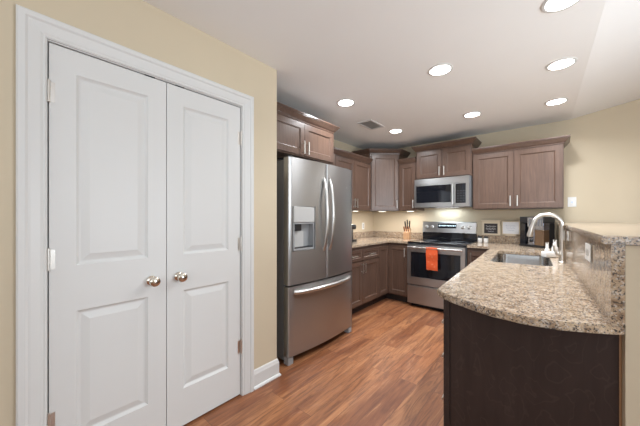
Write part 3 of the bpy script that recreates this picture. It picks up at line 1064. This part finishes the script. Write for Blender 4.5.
part('task_lens', bx(0.22, 0.24, -0.003, 0.54, 0.32, -0.0003), 'task_lens', m_)
area('hood_lamp', (R0 + 0.38, -0.12, 1.404), (R0 + 0.38, -0.12, 0), 0.32, 0.08, 1.6, (0.78, 0.91, 1.0))

# ------------------------------------------------------------------ small items on the worktops
ZC = ZT1 + 0.0008
kb = thing('knife_block', 'light wooden knife block in the corner left of the range', 'knife block', (0.735, -0.20, ZC), 0.15)
bm = bmesh.new()
a = [(-0.045, -0.05, 0.0), (0.045, -0.05, 0.0), (0.045, 0.055, 0.0), (-0.045, 0.055, 0.0)]
t_ = [(-0.045, -0.05, 0.10), (0.045, -0.05, 0.10), (0.045, 0.055, 0.185), (-0.045, 0.055, 0.185)]
A = [bm.verts.new(p) for p in a]; B = [bm.verts.new(p) for p in t_]
bm.faces.new(A[::-1]); bm.faces.new(B)
for k in range(4):
    bm.faces.new((A[k], A[(k + 1) % 4], B[(k + 1) % 4], B[k]))
bmesh.ops.bevel(bm, geom=list(bm.edges), offset=0.003, segments=2, affect='EDGES')
part('block', bm, 'lightwood', kb)
spots = [(-0.030, -0.028, 0.085, 'midwood', 'small brown-handled knife at the left front of the knife block'),
         (0.000, -0.030, 0.090, 'midwood', 'small brown-handled knife at the middle front of the knife block'),
         (0.030, -0.028, 0.085, 'midwood', 'small brown-handled knife at the right front of the knife block'),
         (-0.024, 0.026, 0.125, 'black', 'black-handled knife at the back left of the knife block'),
         (0.004, 0.028, 0.150, 'black', 'tall black-handled knife at the back middle of the knife block'),
         (0.032, 0.026, 0.135, 'black', 'black-handled knife leaning out at the back right of the knife block')]
cr, sr = math.cos(0.15), math.sin(0.15)
for x, y, hl, mm_, lab in spots:
    zs_ = 0.10 + 0.085 * (y + 0.05) / 0.105
    kn = thing('kitchen_knife', lab, 'knife', (0.735 + x * cr - y * sr, -0.20 + x * sr + y * cr, ZC + zs_ + 0.004), 0.15, 'knives in the knife block')
    kn.rotation_euler = (0.26, x * 3.0, 0.15)
    bm = bmesh.new()
    tube(bm, [(0, 0, 0.006), (0, -0.002, hl * 0.35), (0, 0.001, hl * 0.7), (0, 0.004, hl)], [0.0105, 0.0095, 0.0115, 0.009], 10)
    part('knife_handle', bm, mm_, kn, True)
    part('bolster', bx(-0.005, -0.009, -0.002, 0.005, 0.009, 0.0055), 'nickel', kn)

# shakers right of the range
for x, lab in ((1.752, 'squat white shaker with black lid, left one next to the range'), (1.826, 'squat white shaker with black lid, right one below the dark sign')):
    s = thing('salt_shaker', lab, 'shaker', (x, -0.085, ZC), 0, 'shakers by the range')
    bm = bmesh.new()
    lathe(bm, [(0.027, 0), (0.029, 0.004), (0.029, 0.055), (0.026, 0.062), (0, 0.062)], n=20)
    part('jar', bm, 'ceramic', s, True)
    bm = bmesh.new()
    lathe(bm, [(0.0265, 0.0625), (0.0265, 0.083), (0.023, 0.089), (0, 0.09)], n=20)
    part('lid', bm, 'black', s, True)

# two signs leaning on the backsplash
sg = thing('framed_sign', 'small dark chalkboard sign in a cream frame on the backsplash, white script', 'sign', (1.875, -0.018, ZT1 + 0.104), 0, 'small signs on the wall')
bm = bmesh.new()
panel_slab(bm, -0.108, 0.0, 0.108, 0.195, -0.02, 0.016, [(-0.083, 0.022, 0.083, 0.165)], [(0.002, 0.008)])
fr = part('frame', bm, 'cream', sg)
part('cap_shelf', bx(-0.122, -0.034, 0.1955, 0.122, -0.004, 0.210, bev=0.002), 'cream', sg)
part('board', bx(-0.080, -0.0140, 0.025, 0.080, -0.0122, 0.162), 'slate', sg, False, 'dark chalkboard face')
def script_lines(lines, m, parent, amp, y):
    bm = bmesh.new()
    for x0, x1, z, s in lines:
        n = int((x1 - x0) / 0.004)
        pts = [(x0 + (x1 - x0) * k / n, y, z + s * (amp * math.sin(k * 1.35) + 0.4 * amp * math.sin(k * 0.7 + 1))) for k in range(n + 1)]
        tube(bm, pts, 0.0016, 5)
    part('script', bm, m, parent)
script_lines([(-0.055, 0.06, 0.122, 1.0), (-0.06, 0.055, 0.088, 1.4), (-0.035, 0.035, 0.052, 0.7)], 'chalk', sg, 0.009, -0.0150)
sg = thing('framed_sign', 'small white lettered board beside the coffee maker', 'sign', (2.105, -0.018, ZT1 + 0.104), 0, 'small signs on the wall')
bm = bmesh.new()
panel_slab(bm, -0.100, 0.018, 0.100, 0.196, -0.018, 0.014, [(-0.090, 0.028, 0.090, 0.186)], [(0.001, 0.005)])
part('frame', bm, 'cream', sg)
part('board', bx(-0.0885, -0.0145, 0.0295, 0.0885, -0.0132, 0.1845), 'paper', sg, False, 'white sign face')
part('bracket', bx(-0.06, -0.016, 0.0, 0.06, -0.004, 0.0175), 'cream', sg)
script_lines([(-0.055, 0.055, 0.135, 0.8), (-0.05, 0.05, 0.105, 0.8), (-0.035, 0.035, 0.075, 0.6)], 'ink', sg, 0.007, -0.0155)

# coffee maker in the corner, turned to face the room
c = thing('coffee_maker', 'black and steel coffee maker in the corner behind the faucet', 'coffee maker', (2.462, -0.470, ZC), math.radians(-38))
CW, CD, CH = 0.30, 0.165, 0.36          # local x runs from -CW (left) to 0
part('base_plate', bx(-CW, -0.012, 0, 0, CD, 0.026, bev=0.004), 'black', c)
part('back_housing', bx(-CW, CD - 0.08, 0.0265, -0.004, CD, CH - 0.075, bev=0.004), 'black', c)
part('water_tank', bx(-CW, 0.0, 0.0265, -CW + 0.075, CD - 0.081, CH - 0.0755, bev=0.006, seg=2), 'black_gloss', c)
bm = bmesh.new()
box(bm, -CW, -0.004, CH - 0.075, 0, CD, CH, bev=0.008, seg=2)
part('brew_head', bm, 'black', c)
part('steel_face', bx(-0.190, -0.008, CH - 0.115, -0.002, -0.0045, CH - 0.01), 'bluish', c, False, 'bluish steel front strip')
bm = bmesh.new()
box(bm, -0.190, 0.0, 0.0265, -0.112, CD - 0.081, CH - 0.0755, bev=0.003)
cp = part('control_column', bm, 'bluish', c)
for z in (0.075, 0.125, 0.175):
    bm = bmesh.new()
    lathe(bm, [(0.020, 0.0), (0.020, -0.006), (0.015, -0.010), (0, -0.010)], (-0.150, -0.0002, z), 'y', 20)
    part('dial', bm, 'black_gloss', cp, True)
part('side_door', bx(-0.110, 0.0, 0.0265, -0.002, CD - 0.081, 0.205, bev=0.003), 'bronze', c, False, 'brown panel')
part('side_vent', bx(-0.110, 0.0, 0.2055, -0.002, CD - 0.081, CH - 0.0755, bev=0.002), 'bluish', c)
for q in range(5):
    part('rib', bx(-0.170 + q * 0.036, -0.0115, CH - 0.108, -0.158 + q * 0.036, -0.0082, CH - 0.018, bev=0.001), 'side', c)
bm = bmesh.new()
cx, cy = -0.207, 0.040
lathe(bm, [(0.012, 0.028), (0.015, 0.04), (0.015, 0.09), (0.012, 0.135), (0.010, 0.15), (0, 0.15)], (cx, cy, 0), 'z', 20)
cf = part('carafe', bm, 'black_gloss', c, True)
bm = bmesh.new()
tube(bm, [(cx, cy - 0.010, 0.135), (cx, cy - 0.040, 0.13), (cx, cy - 0.042, 0.07), (cx, cy - 0.013, 0.055)], 0.005, 8)
part('carafe_handle', bm, 'black', cf, True)

# appliance mostly hidden behind the fridge
c = thing('countertop_brewer', 'black countertop appliance peeking out from behind the fridge', 'appliance', (0.30, -1.175, ZC), 0.0)
part('base_plate', bx(-0.08, -0.10, 0.0, 0.08, 0.065, 0.035, bev=0.008, seg=2), 'black', c, True)
part('column', bx(-0.07, -0.10, 0.0355, 0.07, -0.02, 0.175, bev=0.008, seg=2), 'black', c, True)
bm = bmesh.new()
box(bm, -0.08, -0.10, 0.1755, 0.08, 0.055, 0.25, bev=0.025, seg=4)
part('brew_head', bm, 'black', c, True)

# ------------------------------------------------------------------ wall plates
def plate(name, label, loc, rot, w, h, kind):
    t = thing(name, label, 'outlet' if kind == 'outlet' else 'switch', loc, rot, 'white wall plates')
    part('cover_plate', bx(-w / 2, -0.006, -h / 2, w / 2, -0.0005, h / 2, bev=0.002), 'white_plastic', t)
    if kind == 'outlet':
        for s in (-1, 1):
            dx, dz = (s * 0.02, 0) if w > h else (0, s * 0.02)
            bm = bmesh.new()
            lathe(bm, [(0.0165, -0.0062), (0.0165, -0.0078), (0, -0.0078)], (dx, 0, dz), 'y', 16)
            for e in (-0.006, 0.006):
                box(bm, dx + e - 0.001, -0.0082, dz - 0.004, dx + e + 0.001, -0.0078, dz + 0.004)
            part('socket', bm, 'pale_plastic', t)
    else:
        part('rocker', bx(-0.016, -0.0095, -0.033, 0.016, -0.0062, 0.033, bev=0.001), 'white_plastic', t)
        part('indicator', bx(-0.008, -0.0105, -0.010, 0.008, -0.0096, 0.004), 'bluish', t)
plate('wall_switch', 'white switch plate on the beige wall right of the wall cabinets', (2.713, -0.0005, 1.452), 0, 0.078, 0.118, 'switch')
plate('wall_outlet', 'white outlet plate on the left wall above the corner worktop', (0.0005, -0.346, 1.114), PI / 2, 0.075, 0.118, 'outlet')
plate('wall_outlet', 'white outlet plate on the granite bar splash, the nearer one', (*pen(0.5924, -2.085), 1.105), PEN - PI / 2 - 0.0132, 0.16, 0.080, 'outlet')
plate('wall_outlet', 'white outlet plate on the granite bar splash, the one behind the faucet', (*pen(0.6068, -1.0), 1.125), PEN - PI / 2 - 0.0132, 0.125, 0.075, 'outlet')

# ------------------------------------------------------------------ ceiling fittings
LIGHTS = [(0.93, -2.17, 'recessed ceiling light nearest the fridge cabinet'),
          (0.90, -0.95, 'recessed ceiling light over the corner cabinet, beyond the vent'),
          (1.875, -2.20, 'recessed ceiling light in the middle of the kitchen ceiling'),
          (1.838, -0.95, 'recessed ceiling light in front of the microwave cabinet'),
          (2.607, -1.68, 'recessed ceiling light above the sink, close to the ceiling crease'),
          (2.572, -0.79, 'recessed ceiling light near the back wall above the wide wall cabinet'),
          (2.612, -2.51, 'recessed ceiling light cut by the top edge of the photo')]
first = None
for x, y, lab in LIGHTS:
    if first is None:
        t = thing('recessed_light', lab, 'ceiling light', (x, y, CEIL), 0, 'recessed ceiling lights')
        bm = bmesh.new()
        lathe(bm, [(0.094, -0.0005), (0.094, -0.004), (0.086, -0.008), (0.076, -0.006), (0.076, -0.0005)], n=40)
        part('trim_ring', bm, 'trim', t, True)
        bm = bmesh.new()
        lathe(bm, [(0.0755, -0.001), (0.0755, -0.0045), (0.0, -0.0045)], n=40)
        part('lens', bm, 'lens', t)
        first = t
    else:
        t = copy_tree(first)
        t.location = (x, y, CEIL)
        t['label'] = lab
    area('recessed_lamp', (x, y, CEIL - 0.012), (x, y, 0), 0.14, 0.14, 11.0, (0.92, 0.96, 1.0), 'DISK', math.radians(150))

v = thing('ceiling_vent', 'white louvred ceiling vent between two recessed lights', 'vent', (0.775, -1.40, CEIL), 0.0)
bm = bmesh.new()
for x0, y0, x1, y1 in ((-0.10, -0.175, 0.10, -0.15), (-0.10, 0.15, 0.10, 0.175), (-0.10, -0.15, -0.078, 0.15), (0.078, -0.15, 0.10, 0.15)):
    box(bm, x0, y0, -0.009, x1, y1, -0.0005)
part('frame', bm, 'trim', v)
part('backing', bx(-0.077, -0.149, -0.0015, 0.077, 0.149, -0.0007), 'vent_dark', v)
for k in range(7):
    x = -0.066 + k * 0.022
    bm = bmesh.new()
    q = [bm.verts.new(p) for p in ((x - 0.008, -0.149, -0.002), (x + 0.006, -0.149, -0.009), (x + 0.006, 0.149, -0.009), (x - 0.008, 0.149, -0.002))]
    bm.faces.new(q)
    bmesh.ops.solidify(bm, geom=list(bm.faces), thickness=0.001)
    part('louvre', bm, 'trim', v)

# strip lights under the wall cabinets
def under(x, y, rot, L, lab, power=1.1, col=(1.0, 0.95, 0.90)):
    t = thing('under_cabinet_light', lab, 'strip light', (x, y, UP - 0.0005), rot, 'under cabinet strip lights')
    part('housing', bx(-L / 2, -0.02, -0.012, L / 2, 0.02, 0.0), 'white_plastic', t)
    part('diffuser', bx(-L / 2 + 0.01, -0.014, -0.0145, L / 2 - 0.01, 0.014, -0.0122), 'strip_lens', t)
    area('strip_lamp', (x, y, UP - 0.02), (x, y, 0), L - 0.02 if not rot else 0.03, 0.03 if not rot else L - 0.02, power, col)
under(0.24, -0.95, PI / 2, 0.12, 'small strip light under the wall cabinet beside the fridge', 2.2)
under(0.40, -0.40, PI / 4, 0.12, 'small strip light under the angled corner cabinet', 2.0)
under(0.80, -0.22, 0, 0.12, 'small strip light under the narrow wall cabinet', 1.8)
